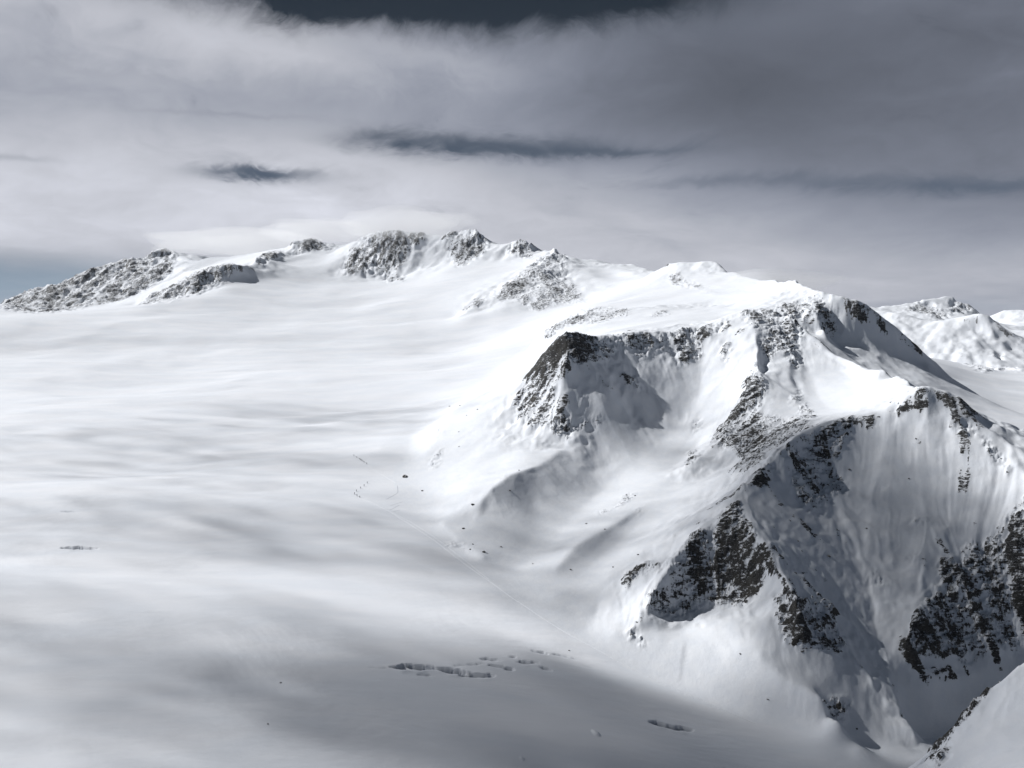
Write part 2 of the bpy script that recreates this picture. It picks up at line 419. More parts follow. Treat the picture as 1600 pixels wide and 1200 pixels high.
# ------------------------------------------------------------------ full-resolution grid
DR, DT = 0.0021, 0.00100
NR = int(math.log(R1 / R0) / DR) + 1
NT = int((T1 - T0) / DT) + 1
f4 = np.float32
lr = np.linspace(0, math.log(R1 / R0), NR); th = np.linspace(T0, T1, NT)
RR = (R0 * np.exp(lr))[:, None].astype(f4) + np.zeros((1, NT), f4)
X = (RR * np.sin(th)[None]).astype(f4); Y = (RR * np.cos(th)[None]).astype(f4)
H = resize(Zs, (NR, NT)).astype(f4)
M = resize(blur(Mc, 2.0), (NR, NT)).astype(f4)
H = blur(H, 1.0)


_rng = np.random.RandomState(11)
_perm = _rng.permutation(4096).astype(np.int32)
_gx = np.cos(np.linspace(0, 2 * np.pi, 64, endpoint=False)).astype(f4)
_gy = np.sin(np.linspace(0, 2 * np.pi, 64, endpoint=False)).astype(f4)


def pn(x, y, seed=0):
    """2D gradient noise, about -0.7 .. 0.7"""
    x = x + seed * 17.31; y = y - seed * 9.77
    xi = np.floor(x).astype(np.int32); yi = np.floor(y).astype(np.int32)
    fx = (x - xi).astype(f4); fy = (y - yi).astype(f4)
    u = fx * fx * fx * (fx * (fx * 6 - 15) + 10); v = fy * fy * fy * (fy * (fy * 6 - 15) + 10)

    def gr(a, b, dx, dy):
        h = _perm[(_perm[a & 4095] + b + seed * 131) & 4095] & 63
        return _gx[h] * dx + _gy[h] * dy
    n00 = gr(xi, yi, fx, fy); n10 = gr(xi + 1, yi, fx - 1, fy)
    n01 = gr(xi, yi + 1, fx, fy - 1); n11 = gr(xi + 1, yi + 1, fx - 1, fy - 1)
    a = n00 + u * (n10 - n00); b = n01 + u * (n11 - n01)
    return a + v * (b - a)


def fbm(x, y, oct, seed=0, gain=0.5, ridged=False):
    s = 0; a = 1.0
    for o in range(oct):
        n = pn(x * 2 ** o, y * 2 ** o, seed + o * 3)
        s = s + a * ((0.5 - np.abs(n) * 2) if ridged else n); a *= gain
    return s


def project(X, Y, Z):
    d = Y * CP - Z * SP
    return 800 + F * X / d, 600 - F * (Y * SP + Z * CP) / d


def slope_dirs(Hh, s=3.0):
    B = blur(Hh, s)
    gi = np.gradient(B, axis=0) / (RR * DR); gj = np.gradient(B, axis=1) / (RR * DT)
    return gi, gj


def lic(N, gi, gj, steps, h):
    """smear noise along the fall line: runnels and couloirs"""
    g = np.sqrt(gi * gi + gj * gj) + 1e-4
    vi = gi / g / (RR * DR); vj = gj / g / (RR * DT)
    I0, J0 = np.meshgrid(np.arange(NR, dtype=f4), np.arange(NT, dtype=f4), indexing='ij')
    acc = N.copy(); n = 1
    for sgn in (1, -1):
        I = I0.copy(); J = J0.copy()
        for k in range(steps):
            I += sgn * h * sample(vi, I, J); J += sgn * h * sample(vj, I, J)
            acc += sample(N, I, J); n += 1
    return acc / math.sqrt(n)


def sm(x, a, b):
    t = np.clip((x - a) / (b - a), 0, 1); return t * t * (3 - 2 * t)


U, V = project(X, Y, H)
elev = H / RR
cm_ = np.maximum.accumulate(elev, axis=0)
vis = (elev >= cm_ - 0.004)

# --- where rock shows: (density, polygon in bearings/height angles) on the visible ground
ROCK = [
 (0.98, [(0, 478), (62, 443), (130, 424), (195, 398), (256, 382), (282, 396), (268, 430), (200, 468), (100, 488), (0, 485)]),
 (0.45, [(0, 474), (40, 474), (95, 488), (80, 494), (0, 484)]),
 (0.85, [(206, 477), (262, 448), (322, 416), (368, 412), (362, 440), (330, 455), (280, 474), (230, 480)]),
 (0.9, [(392, 412), (405, 400), (445, 388), (440, 398), (410, 412)]),
 (0.7, [(448, 398), (462, 375), (500, 368), (535, 378), (528, 388), (490, 392), (470, 396)]),
 (0.78, [(525, 432), (540, 400), (575, 362), (600, 355), (640, 362), (650, 380), (632, 415), (605, 428), (560, 430)]),
 (0.6, [(640, 362), (665, 360), (668, 378), (640, 385)]),
 (0.75, [(598, 432), (630, 428), (632, 440), (600, 442)]),
 (0.62, [(702, 405), (690, 370), (740, 352), (765, 372), (760, 400), (715, 420)]),
 (0.6, [(785, 395), (800, 378), (825, 372), (836, 398), (830, 405)]),
 (0.72, [(765, 466), (800, 435), (845, 400), (868, 386), (888, 400), (885, 425), (908, 458), (920, 478), (880, 474), (835, 488), (800, 468), (775, 470)]),
 (1.0, [(716, 487), (740, 466), (762, 460), (758, 472), (730, 488)]),
 (0.75, [(1035, 432), (1062, 424), (1075, 440), (1100, 444), (1120, 460), (1075, 452), (1048, 446)]),
 (0.75, [(832, 530), (872, 500), (930, 483), (990, 484), (985, 492), (930, 505), (880, 516), (845, 534)]),
 (0.5, [(1010, 490), (1045, 484), (1050, 492), (1015, 500)]),
 (1.03, [(885, 520), (868, 535), (845, 560), (822, 585), (803, 618), (806, 652), (818, 672), (850, 668), (862, 640), (868, 600), (890, 565), (896, 535)]),
 (0.72, [(885, 520), (930, 528), (985, 520), (1030, 518), (1090, 514), (1150, 490), (1140, 515), (1090, 535), (1050, 548), (1000, 560), (975, 545), (950, 575), (930, 560), (905, 590), (890, 565)]),
 (0.6, [(850, 668), (862, 640), (900, 650), (935, 642), (960, 662), (905, 668), (882, 694)]),
 (0.6, [(965, 590), (1000, 580), (1005, 612), (975, 612)]),
 (0.5, [(1040, 548), (1100, 528), (1105, 560), (1060, 580)]),
 (0.8, [(1105, 512), (1130, 503), (1140, 512), (1118, 520)]),
 (0.75, [(1120, 545), (1140, 530), (1150, 560), (1138, 574), (1122, 566)]),
 (0.72, [(1166, 478), (1195, 492), (1180, 520), (1165, 505), (1150, 500)]),
 (0.7, [(1195, 500), (1236, 486), (1262, 515), (1250, 545), (1262, 565), (1235, 575), (1225, 545), (1195, 560), (1185, 545)]),
 (1.12, [(1178, 562), (1190, 590), (1198, 620), (1190, 650), (1196, 690), (1160, 720), (1140, 700), (1108, 700), (1120, 668), (1150, 640), (1160, 600)]),
 (0.75, [(1190, 650), (1230, 655), (1265, 620), (1275, 650), (1225, 690), (1185, 722), (1150, 745), (1132, 735), (1160, 712)]),
 (0.8, [(1065, 730), (1080, 700), (1098, 712), (1075, 742), (1068, 742)]),
 (0.5, [(1075, 665), (1095, 650), (1100, 672), (1080, 680)]),
 (0.7, [(1228, 620), (1250, 600), (1258, 618), (1240, 640)]),
 (0.35, [(1175, 488), (1240, 468), (1275, 450), (1310, 470), (1320, 510), (1325, 535), (1285, 520), (1262, 512), (1240, 490), (1205, 500)]),
 (0.5, [(1350, 480), (1380, 500), (1375, 510), (1352, 498)]),
 (0.8, [(1150, 772), (1180, 740), (1222, 702), (1270, 672), (1300, 662), (1330, 665), (1300, 690), (1280, 715), (1230, 720), (1200, 740), (1160, 775)]),
 (0.92, [(1270, 672), (1300, 660), (1390, 640), (1440, 602), (1425, 640), (1395, 645), (1375, 668), (1330, 665), (1312, 705), (1285, 715), (1272, 690)]),
 (1.05, [(1150, 775), (1125, 810), (1095, 840), (1060, 870), (1040, 905), (1022, 930), (1035, 965), (1090, 952), (1160, 948), (1200, 930), (1208, 900), (1190, 870), (1172, 830)]),
 (0.6, [(1115, 815), (1065, 850), (1010, 880), (965, 905), (970, 930), (1010, 900), (1060, 870)]),
 (0.55, [(1022, 930), (1035, 965), (1020, 962), (1005, 950)]),
 (0.6, [(1230, 730), (1300, 700), (1320, 760), (1305, 790), (1262, 800), (1238, 770)]),
 (1.08, [(1228, 900), (1244, 915), (1258, 940), (1262, 985), (1275, 1005), (1238, 1004), (1212, 982), (1203, 965)]),
 (0.72, [(1250, 930), (1290, 925), (1318, 985), (1310, 1020), (1275, 1010), (1262, 970)]),
 (0.85, [(1336, 800), (1350, 775), (1352, 795), (1340, 810)]),
 (0.85, [(1332, 845), (1345, 815), (1348, 840), (1338, 850)]),
 (0.55, [(1365, 770), (1395, 755), (1400, 768), (1370, 782)]),
 (0.95, [(1405, 818), (1425, 804), (1455, 806), (1458, 816), (1430, 824)]),
 (0.8, [(1398, 870), (1430, 860), (1458, 868), (1450, 878), (1410, 878)]),
 (0.75, [(1352, 905), (1364, 885), (1400, 905), (1402, 920), (1378, 915), (1355, 916)]),
 (0.8, [(1455, 665), (1475, 648), (1500, 655), (1525, 650), (1530, 668), (1500, 676), (1475, 672)]),
 (0.6, [(1500, 615), (1530, 655), (1600, 738), (1590, 742), (1550, 705), (1515, 655)]),
 (1.0, [(1600, 760), (1560, 815), (1520, 835), (1490, 870), (1462, 880), (1470, 910), (1430, 950), (1412, 1000), (1422, 1032), (1450, 1020), (1500, 1045), (1560, 1030), (1620, 1010), (1620, 745)]),
 (0.5, [(1390, 640), (1420, 645), (1418, 660), (1395, 655)]),
 (0.9, [(1240, 1075), (1262, 1070), (1290, 1085), (1320, 1082), (1345, 1108), (1300, 1095), (1262, 1086), (1238, 1092)]),
 (0.75, [(1280, 1105), (1310, 1098), (1335, 1115), (1325, 1128), (1295, 1118)]),
 (0.6, [(968, 985), (1000, 975), (1012, 1020), (985, 1005)]),
 (0.75, [(1438, 1195), (1500, 1125), (1548, 1080), (1555, 1092), (1510, 1140), (1485, 1180), (1440, 1205)]),
 (0.7, [(1450, 1190), (1490, 1172), (1480, 1188), (1455, 1200)]),
 (0.95, [(1403, 490), (1440, 470), (1462, 474), (1490, 500), (1460, 500), (1430, 488)]),
 (1.0, [(1490, 462), (1520, 482), (1505, 490), (1480, 490)]),
 (0.7, [(1548, 560), (1560, 545), (1578, 555), (1565, 565)]),
 (0.5, [(1530, 545), (1540, 560), (1545, 570), (1535, 565)]),
 (0.55, [(1500, 566), (1540, 572), (1600, 574), (1600, 582), (1530, 582)]),
 (0.75, [(738, 790), (760, 765), (785, 745), (800, 742), (785, 755), (760, 775), (742, 795)]),
 (0.75, [(680, 675), (700, 655), (695, 675), (682, 682)]),
 (0.75, [(668, 728), (680, 705), (700, 700), (690, 715), (690, 730), (675, 738)]),
 (0.9, [(990, 800), (1005, 792), (1020, 797), (1005, 806), (992, 806)]),
 (0.45, [(930, 800), (985, 770), (990, 780), (940, 812)]),
 (0.8, [(690, 848), (715, 840), (755, 864), (750, 872), (715, 855)]),
]


def inpoly(px, py, poly):
    c = np.zeros(px.shape, bool); n = len(poly)
    for i in range(n):
        x0, y0 = poly[i]; x1, y1 = poly[(i + 1) % n]
        if y0 == y1: continue
        t = ((y0 > py) != (y1 > py)) & (px < (x1 - x0) * (py - y0) / (y1 - y0) + x0)
        c ^= t
    return c


wu = fbm(X / 60, Y / 60 + H / 40, 3, 5); wv = fbm(X / 60 + 9, Y / 60 - H / 40, 3, 8)
pxs = np.clip(1600 / RR, 0.35, 1.6)
Uw = U + wu * 16 * pxs; Vw = V + wv * 13 * pxs
ROCKM = np.zeros((NR, NT), f4)
vi_, vj_ = np.nonzero(vis)
uu, vv = Uw[vi_, vj_], Vw[vi_, vj_]
for dens, poly in ROCK:
    P = np.array(poly); x0, y0 = P.min(0); x1, y1 = P.max(0)
    k = np.nonzero((uu > x0) & (uu < x1) & (vv > y0) & (vv < y1))[0]
    inside = inpoly(uu[k], vv[k], poly); k = k[inside]
    ROCKM[vi_[k], vj_[k]] = np.maximum(ROCKM[vi_[k], vj_[k]], 0.52 + 0.19 * dens + 0.5 * max(0, dens - 0.95) + 0.07 * sm(RR[vi_[k], vj_[k]], 3500, 4500))
gi, gj = slope_dirs(H, 3)
SL = np.sqrt(gi * gi + gj * gj)
hid = blur((~vis).astype(f4), 3)
ROCKM = blur(ROCKM, 3.6)
ROCKM = np.maximum(ROCKM, 0.75 * sm(SL, 0.7, 1.1) * sm(hid, 0.5, 1.0) * sm(M, 0.5, 0.9))

# --- relief
mt = sm(M, 0.25, 0.75)
far = np.clip(RR / 2600, 1, 2.6)
rk = sm(ROCKM, 0.15, 0.6)
steep = sm(SL, 0.22, 0.6)
# big buttresses and bays first, so that the runnels follow them
D = mt * fbm(X / 210, Y / 210, 3, 20) * 9 * far
D += sm(M, 0.55, 0.8) * (fbm(X / 75, Y / 75, 3, 24, 0.55, True) - 0.3) * 4.5 * sm(pn(X / 240, Y / 240, 77), -0.35, 0.25)
D += mt * (0.25 + 0.75 * steep) * (fbm(X / 120, Y / 120, 3, 22, 0.5, True) - 0.3) * 6.5 * far ** 1.1 * (0.45 + 0.55 * rk)
gi, gj = slope_dirs(H + D, 2.0)
SL = np.sqrt(gi * gi + gj * gj)
steep = sm(SL, 0.22, 0.6)
N1 = lic(pn(X / 26, Y / 26, 1) + 0.6 * pn(X / 13, Y / 13, 2), gi, gj, 10, 9.0)
N2 = lic(pn(X / 9, Y / 9, 3).astype(f4), gi, gj, 14, 5.0)
N4 = lic(pn(X / 4.5, Y / 4.5, 6).astype(f4), gi, gj, 10, 3.5)
N3 = lic(pn(X / 60, Y / 60, 4).astype(f4), gi, gj, 8, 24.0)
N5 = lic(pn(X / 120, Y / 120, 7).astype(f4), gi, gj, 8, 45.0)
N3 = blur(N3.astype(f4), 1.8); N5 = blur(N5.astype(f4), 1.4); N1 = blur(N1.astype(f4), 0.8)
N1 = np.clip(N1, -0.8, 0.8); N2 = np.clip(N2, -0.6, 0.6); N4 = np.clip(N4, -0.5, 0.5)
calm = sm(fbm(X / 110, Y / 110, 3, 71), -0.25, 0.35)       # wind-smoothed patches
D += mt * steep * (N3 * 9 * sm(RR, 1800, 5000) * far + (-np.abs(N5) * 2 + .4) * 17 * sm(RR, 3500, 6500) * far * rk + (N3 - 1.2 * np.abs(N3)) * 5.0 + (-np.abs(N5) * 2 + .4) * 8 * sm(RR, 3600, 3000) * sm(M, 0.55, 0.8) + N1 * (0.3 + 0.5 * calm + 2.6 * rk) + (N2 * 0.7 + N4 * 0.45) * calm)
# rock: ribs, blocks, strata
sx = (X * 0.8 + H * 0.6); sy = (Y * 0.8 + (H * 0.8 - X * 0.6) * 0.9)
rf = fbm(sx / 46, sy / 20, 4, 30, 0.55, True)
rb = fbm(X / 16, (Y + H) / 12, 3, 33, 0.6)
rc_ = fbm(X / 7, (Y + H * 1.3) / 6, 2, 36, 0.6, True) - 0.3
D += rk * sm(RR, 4200, 5200) * (fbm(X / 70, Y / 70, 3, 90, 0.55, True) - 0.3) * 13
crisp = np.clip(fbm(X / 9, (Y + H * 0.8) / 7, 3, 80, 0.6, True) - 0.75, 0, 1)
D += sm(M, 0.5, 0.8) * crisp * 5.0 * sm(pn(X / 70, Y / 70, 81), -0.05, 0.35) * sm(SL, 0.2, 0.5)
D += rk * (rf * 3.4 * np.minimum(far, 1.5) + rb * 3.2 * np.minimum(far, 1.5) + rc_ * 1.8) * (0.4 + 0.6 * steep)
strat = fbm(sx / 34, sy / 7, 3, 40, 0.6)
ROCKQ = np.minimum(ROCKM, 0.76) + 0.40 * strat + 0.22 * (rf - 0.3) + 0.16 * rc_ + 0.14 * pn(X / 6, (Y + H) / 5, 45) + 0.24 * N4 * sm(RR, 2600, 1600) + 0.12 * pn(X / 11, (Y + H) / 8, 44) + 0.36 * N1 + 0.34 * N2 * sm(RR, 3000, 1800) + 0.4 * N3 * sm(RR, 2000, 4000) + 0.45 * np.clip(-np.abs(N5) + 0.2, -1, 1) * sm(RR, 4200, 5500)
cvx = (H + D); cvx = (blur(cvx, 1.0) - blur(cvx, 7.0)) / np.clip(RR * 0.0021, 2, 12)
gen = 0.60 * sm(cvx, 0.15, 0.9) * sm(SL, 0.3, 0.7) * sm(M, 0.5, 0.8) * sm(pn(X / 110, Y / 110, 75), -0.15, 0.25)
ROCKM = np.maximum(ROCKM, gen)
ROCKQ = ROCKQ + gen * (ROCKM <= gen + 1e-6) * 0.9
ROCKM = np.maximum(ROCKM, 0.5 * sm(crisp, 0.1, 0.4) * sm(pn(X / 70, Y / 70, 81), 0.0, 0.35) * sm(SL, 0.3, 0.6) * sm(M, 0.5, 0.8))
ROCKQ = np.maximum(ROCKQ, ROCKM * 1.5 * (crisp > 0.02))
flk = 0.9 * N1 + 0.45 * strat + 0.5 * N4 + 0.3 * N2 + 0.55 * np.clip(cvx, -1, 1.2) + 0.35 * pn(X / 45, Y / 45, 85)
clus = sm(pn(X / 130, Y / 130, 75) + 0.5 * pn(X / 55, Y / 55, 86), -0.10, 0.30)
flk = sm(flk - 0.40 * (1 - clus), 0.20, 0.62) * sm(SL, 0.38, 0.62) * sm(M, 0.5, 0.75) * sm(RR, 850, 1000)
ROCKM = np.maximum(ROCKM, 0.55 * flk)
ROCKQ = np.minimum(np.maximum(ROCKQ, 0.80 * flk), 0.90)
ROCKQ = np.where(ROCKM < 0.05, 0, ROCKQ - 0.5 * (1 - sm(ROCKM, 0.05, 0.45)))
out = sm(ROCKQ, 0.6, 0.8)
D += out * 2.2 * rk
# glacier: wind-shaped waves running across the valley
gl = 1 - sm(M, 0.1, 0.5)
rot = -0.30 * sm(RR, 2600, 1100)                              # the near waves run down to the right
wx = X + 110 * pn(X / 520, Y / 520, 50) + 40 * pn(X / 170, Y / 170, 58); wy = Y - rot * X + 170 * pn(X / 600, Y / 420, 51) + 30 * pn(X / 160, Y / 160, 59)
und = pn(wx / 800, wy / 420, 52) * 30 + pn(wx / 380, wy / 170, 53) * 11 + pn(wx / 170, wy / 75, 54) * 2.4 + pn(wx / 70, wy / 30, 55) * 0.7
D += gl * und * sm(RR, 600, 1500) * (0.62 + 0.38 * sm(RR, 900, 2500))
D += gl * 0.35 * fbm(wx / 24, wy / 10, 4, 57, 0.55) * sm(RR, 3500, 1500) * sm(pn(X / 260, Y / 180, 76), -0.3, 0.4)
H2 = (H + D).astype(f4)


def px2w(u, v, Hh=None):
    """first point of the terrain seen along a bearing and height angle"""
    Hh = H2 if Hh is None else Hh
    a, _ = azel(u, v); th_ = a
    j = int(round((th_ - T0) / (T1 - T0) * (NT - 1))); j = min(max(j, 0), NT - 1)
    col = Hh[:, j] / RR[:, j]
    d = unproj(u, v); s = d[2] / math.hypot(d[0], d[1])
    k = np.nonzero(col >= s)[0]
    i = int(k[0]) if len(k) else NR - 1
    if i > 0:
        t = float((s - col[i - 1]) / (col[i] - col[i - 1] + 1e-9)); r = float(RR[i - 1, j] + (RR[i, j] - RR[i - 1, j]) * t)
    else: r = float(RR[i, j])
    return r * math.sin(a), r * math.cos(a)


def ground(x, y):
    r = math.hypot(x, y); a = math.atan2(x, y)
    i = math.log(r / R0) / math.log(R1 / R0) * (NR - 1); j = (a - T0) / (T1 - T0) * (NT - 1)
    return float(sample(H2, np.array([i]), np.array([j]))[0])


ICE_SHADE = np.zeros((NR, NT), f4)  # crevasse mask for ice tone and painted depth shade
# crevasses: (u0, v0, u1, v1, half width m, depth m)
CREV = [(606, 1040, 690, 1044, 5, 9), (662, 1045, 745, 1053, 4.5, 8), (715, 1054, 775, 1055, 3.5, 7), (560, 1043, 612, 1042, 1.2, 2), (700, 1040, 760, 1036, 1.2, 2.5), (850, 1020, 905, 1030, 1.2, 2.5), (900, 1036, 960, 1052, 1.0, 2), (650, 1054, 680, 1056, 2, 3.5), (748, 1028, 785, 1031, 3, 5), (762, 1038, 806, 1046, 4, 6), (792, 1025, 808, 1026, 2, 3),
        (805, 1033, 845, 1037, 2.5, 4), (840, 1043, 864, 1048, 2, 4), (828, 1017, 860, 1023, 3, 4), (95, 855, 155, 857, 5, 7), (96, 798, 122, 800, 2.5, 3),
        (1012, 1128, 1085, 1142, 5, 5), (925, 1140, 938, 1150, 4, -2.5), (812, 1182, 820, 1188, 2, -1.5)]
for u0, v0, u1, v1, hw, dp in CREV:
    ax, ay = px2w(u0, v0); bx, by = px2w(u1, v1)
    Lc = math.hypot(bx - ax, by - ay); tx, ty = (bx - ax) / Lc, (by - ay) / Lc
    nx, ny = -ty, tx
    if ny < 0: nx, ny = -nx, -ny
    k = (np.abs(X - (ax + bx) / 2) < Lc * 0.6 + 40) & (np.abs(Y - (ay + by) / 2) < Lc * 0.6 + 40)
    dx = X[k] - ax; dy = Y[k] - ay
    t = (dx * tx + dy * ty) / Lc; s_ = dx * nx + dy * ny + 5 * pn(X[k] / 40, Y[k] / 40, 60) + 2 * pn(X[k] / 9, Y[k] / 9, 65)
    wd = hw * np.sqrt(np.clip(4 * t * (1 - t), 0, 1)) * (0.85 + 0.7 * pn(t * Lc / 20 + u0, t * 0 + v0, 64))
    wd = np.maximum(wd, 0)
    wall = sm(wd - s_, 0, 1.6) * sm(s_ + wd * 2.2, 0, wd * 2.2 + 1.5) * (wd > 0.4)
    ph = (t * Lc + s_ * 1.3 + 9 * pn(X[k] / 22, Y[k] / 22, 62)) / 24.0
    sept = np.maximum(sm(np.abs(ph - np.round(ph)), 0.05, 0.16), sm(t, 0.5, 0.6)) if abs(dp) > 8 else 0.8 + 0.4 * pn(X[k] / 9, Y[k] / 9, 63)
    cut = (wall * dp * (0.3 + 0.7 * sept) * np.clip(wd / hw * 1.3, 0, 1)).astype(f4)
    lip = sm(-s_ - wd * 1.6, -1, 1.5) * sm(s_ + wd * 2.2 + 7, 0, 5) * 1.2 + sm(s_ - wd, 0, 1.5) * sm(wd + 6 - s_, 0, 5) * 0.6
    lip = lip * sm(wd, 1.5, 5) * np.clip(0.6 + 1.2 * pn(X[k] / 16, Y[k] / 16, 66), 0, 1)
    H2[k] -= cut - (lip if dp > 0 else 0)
    if dp > 0: ICE_SHADE[k] = np.maximum(ICE_SHADE[k], np.clip(cut / dp * 1.2, 0, 1))


# ------------------------------------------------------------------ materials
def snow_rock():
    m = bpy.data.materials.new("snow_and_rock"); m.use_nodes = True
    nt = m.node_tree; p = nt.nodes['Principled BSDF']
    tc = nt.nodes.new('ShaderNodeTexCoord'); pos = tc.outputs['Object']
    at = nt.nodes.new('ShaderNodeAttribute'); at.attribute_name = "rock"
    rock = E(nt, at.outputs['Fac'])
    mp = nt.nodes.new('ShaderNodeMapping'); nt.links.new(pos, mp.inputs[0])
    mp.inputs['Rotation'].default_value = (0, math.radians(40), 0); mp.inputs['Scale'].default_value = (0.35, 1.0, 1.3)
    n1 = noise(nt, mp.outputs[0], 0.22, 6, 0.65, 0.6)
    n2 = noise(nt, pos, 0.9, 5, 0.6)
    ge = nt.nodes.new('ShaderNodeNewGeometry'); sp = nt.nodes.new('ShaderNodeSeparateXYZ'); nt.links.new(ge.outputs['Normal'], sp.inputs[0])
    nz = E(nt, sp.outputs[2])
    q = rock + (n1 - 0.5) * 1.5 + (n2 - 0.5) * 0.7 - (nz._m('MAXIMUM', 0.42) - 0.68) * 0.5
    fac = q.smooth(0.66, 0.80) * rock.smooth(0.05, 0.2)
    n3 = noise(nt, pos, 0.05, 4, 0.6)
    n4 = noise(nt, mp.outputs[0], 0.6, 5, 0.7)
    rc = mixc(nt, n3.smooth(0.35, 0.65), (0.028, 0.028, 0.029), (0.052, 0.049, 0.043))
    rc = mixc(nt, n4.smooth(0.42, 0.75), rc, (0.14, 0.14, 0.142))
    sc_ = mixc(nt, n3.smooth(0.3, 0.7), (0.80, 0.835, 0.895), (0.85, 0.875, 0.92))
    nt.links.new(mixc(nt, fac, sc_, rc), p.inputs['Base Color'])
    p.inputs['Roughness'].default_value = 0.75
    p.inputs['Specular IOR Level'].default_value = 0.15
    hgt = n1 * fac * 4.5 + n2 * (fac * 1.6 + 0.05) + noise(nt, pos, 0.12, 4, 0.55) * 0.5 + noise(nt, pos, 0.45, 4, 0.6) * 0.22
    b = nt.nodes.new('ShaderNodeBump'); b.inputs['Distance'].default_value = 1.0; b.inputs['Strength'].default_value = 0.8
    nt.links.new(hgt.s, b.inputs['Height']); nt.links.new(b.outputs[0], p.inputs['Normal'])
    return m


def glacier_mat():
    m = bpy.data.materials.new("glacier_snow"); m.use_nodes = True
    nt = m.node_tree; p = nt.nodes['Principled BSDF']
    tc = nt.nodes.new('ShaderNodeTexCoord'); pos = tc.outputs['Object']
    mp = nt.nodes.new('ShaderNodeMapping'); nt.links.new(pos, mp.inputs[0]); mp.inputs['Scale'].default_value = (0.3, 1, 1)
    n = noise(nt, mp.outputs[0], 0.02, 5, 0.55, 0.5)
    sn = mixc(nt, n.smooth(0.3, 0.7), (0.80, 0.835, 0.895), (0.86, 0.88, 0.925))
    at = nt.nodes.new('ShaderNodeAttribute'); at.attribute_name = "ice_shade"
    nt.links.new(mixc(nt, E(nt, at.outputs['Fac']) * 0.85, sn, (0.30, 0.33, 0.39)), p.inputs['Base Color'])  # blue-grey ice colour, also darkening the crevasses to deepen their shade
    p.inputs['Roughness'].default_value = 0.7; p.inputs['Specular IOR Level'].default_value = 0.2
    h = noise(nt, mp.outputs[0], 0.06, 6, 0.55, 0.4) * 1.1 + noise(nt, mp.outputs[0], 0.4, 4, 0.5) * 0.1
    b = nt.nodes.new('ShaderNodeBump'); b.inputs['Distance'].default_value = 1.0; b.inputs['Strength'].default_value = 0.7
    nt.links.new(h.s, b.inputs['Height']); nt.links.new(b.outputs[0], p.inputs['Normal'])
    return m


MS = snow_rock(); MG = glacier_mat()

# ------------------------------------------------------------------ split the terrain into its landforms
lab = np.full((NR, NT), 1, np.int8)                     # 0 glacier .. see NAMES
Mb = blur(M, 2.0)
glac = Mb < 0.30
TH = np.degrees(np.arctan2(X, Y))
lab[:] = 2
lab[(RR > 3350)] = 3
lab[(RR > 5450) & (U < 500)] = 4
lab[(RR < 5450) & (RR > 4780) & (U < 415) & (Mb > .3)] = 5
lab[(RR < 1040) & (U > 1330)] = 7
lab[(RR > 5600) & (U > 1230)] = 6
big = glac & (lab != 7) & (lab != 4) & (lab != 6) & ~((RR < 3350) & (U > 880) & (RR > 1190))
lab[big] = 0
lab[(lab == 0) & (RR > 2200) & (U > 1250)] = 1
lab[(RR > 2300) & (U > 1440) & (RR < 5600) & (lab != 1)] = 1
NAMES = {0: ("glacier", "wide pale snow-covered glacier filling the left half of the valley", "glacier", MG),
         1: ("valley_glacier", "streaked snow-covered glacier running away behind the right-hand ridge", "glacier", MG),
         2: ("rocky_mountain", "big snowy mountain flank with dark rock faces and shaded bowls filling the right half", "mountain", MS),
         3: ("summit_ridge", "long snowy skyline ridge with rocky peaks in the middle of the horizon", "mountain", MS),
         4: ("mountain_range", "grey rock and snow mountain wall at the far left of the skyline", "mountain", MS),
         5: ("rock_rib", "low dark rocky rib rising from the glacier in front of the far left mountain", "mountain", MS),
         6: ("far_mountain", "hazy snow peaks in the distance beyond the right-hand ridge", "mountain", MS),
         7: ("near_slope", "smooth snowy slope with a rocky edge cutting off the bottom right corner", "slope", MS)}
idx = np.arange(NR * NT, dtype=np.int64).reshape(NR, NT)
fl = lab[:-1, :-1]
v00 = idx[:-1, :-1]; v01 = idx[:-1, 1:]; v10 = idx[1:, :-1]; v11 = idx[1:, 1:]
CO = np.stack([X, Y, H2], -1).reshape(-1, 3)
RQ = ROCKQ.reshape(-1).astype(f4); IQ = ICE_SHADE.reshape(-1).astype(f4)
for k, (nm, label, cat, mat) in NAMES.items():
    s = fl == k
    if not s.any(): continue
    quads = np.stack([v00[s], v01[s], v11[s], v10[s]], -1)
    used, inv = np.unique(quads, return_inverse=True)
    nf = quads.shape[0]
    me = bpy.data.meshes.new(nm)
    me.vertices.add(len(used)); me.vertices.foreach_set('co', CO[used].astype(f4).ravel())
    me.loops.add(nf * 4); me.loops.foreach_set('vertex_index', inv.reshape(-1).astype(np.int32))
    me.polygons.add(nf); me.polygons.foreach_set('loop_start', np.arange(0, nf * 4, 4, dtype=np.int32))
    me.polygons.foreach_set('use_smooth', np.ones(nf, bool))
    a = me.attributes.new("rock", 'FLOAT', 'POINT'); a.data.foreach_set('value', RQ[used])
    a = me.attributes.new("ice_shade", 'FLOAT', 'POINT'); a.data.foreach_set('value', IQ[used])
    me.update(calc_edges=True)
    me.materials.append(mat)
    o = bpy.data.objects.new(nm, me); COL.objects.link(o)
    o["kind"] = "structure"; o["label"] = label; o["category"] = cat

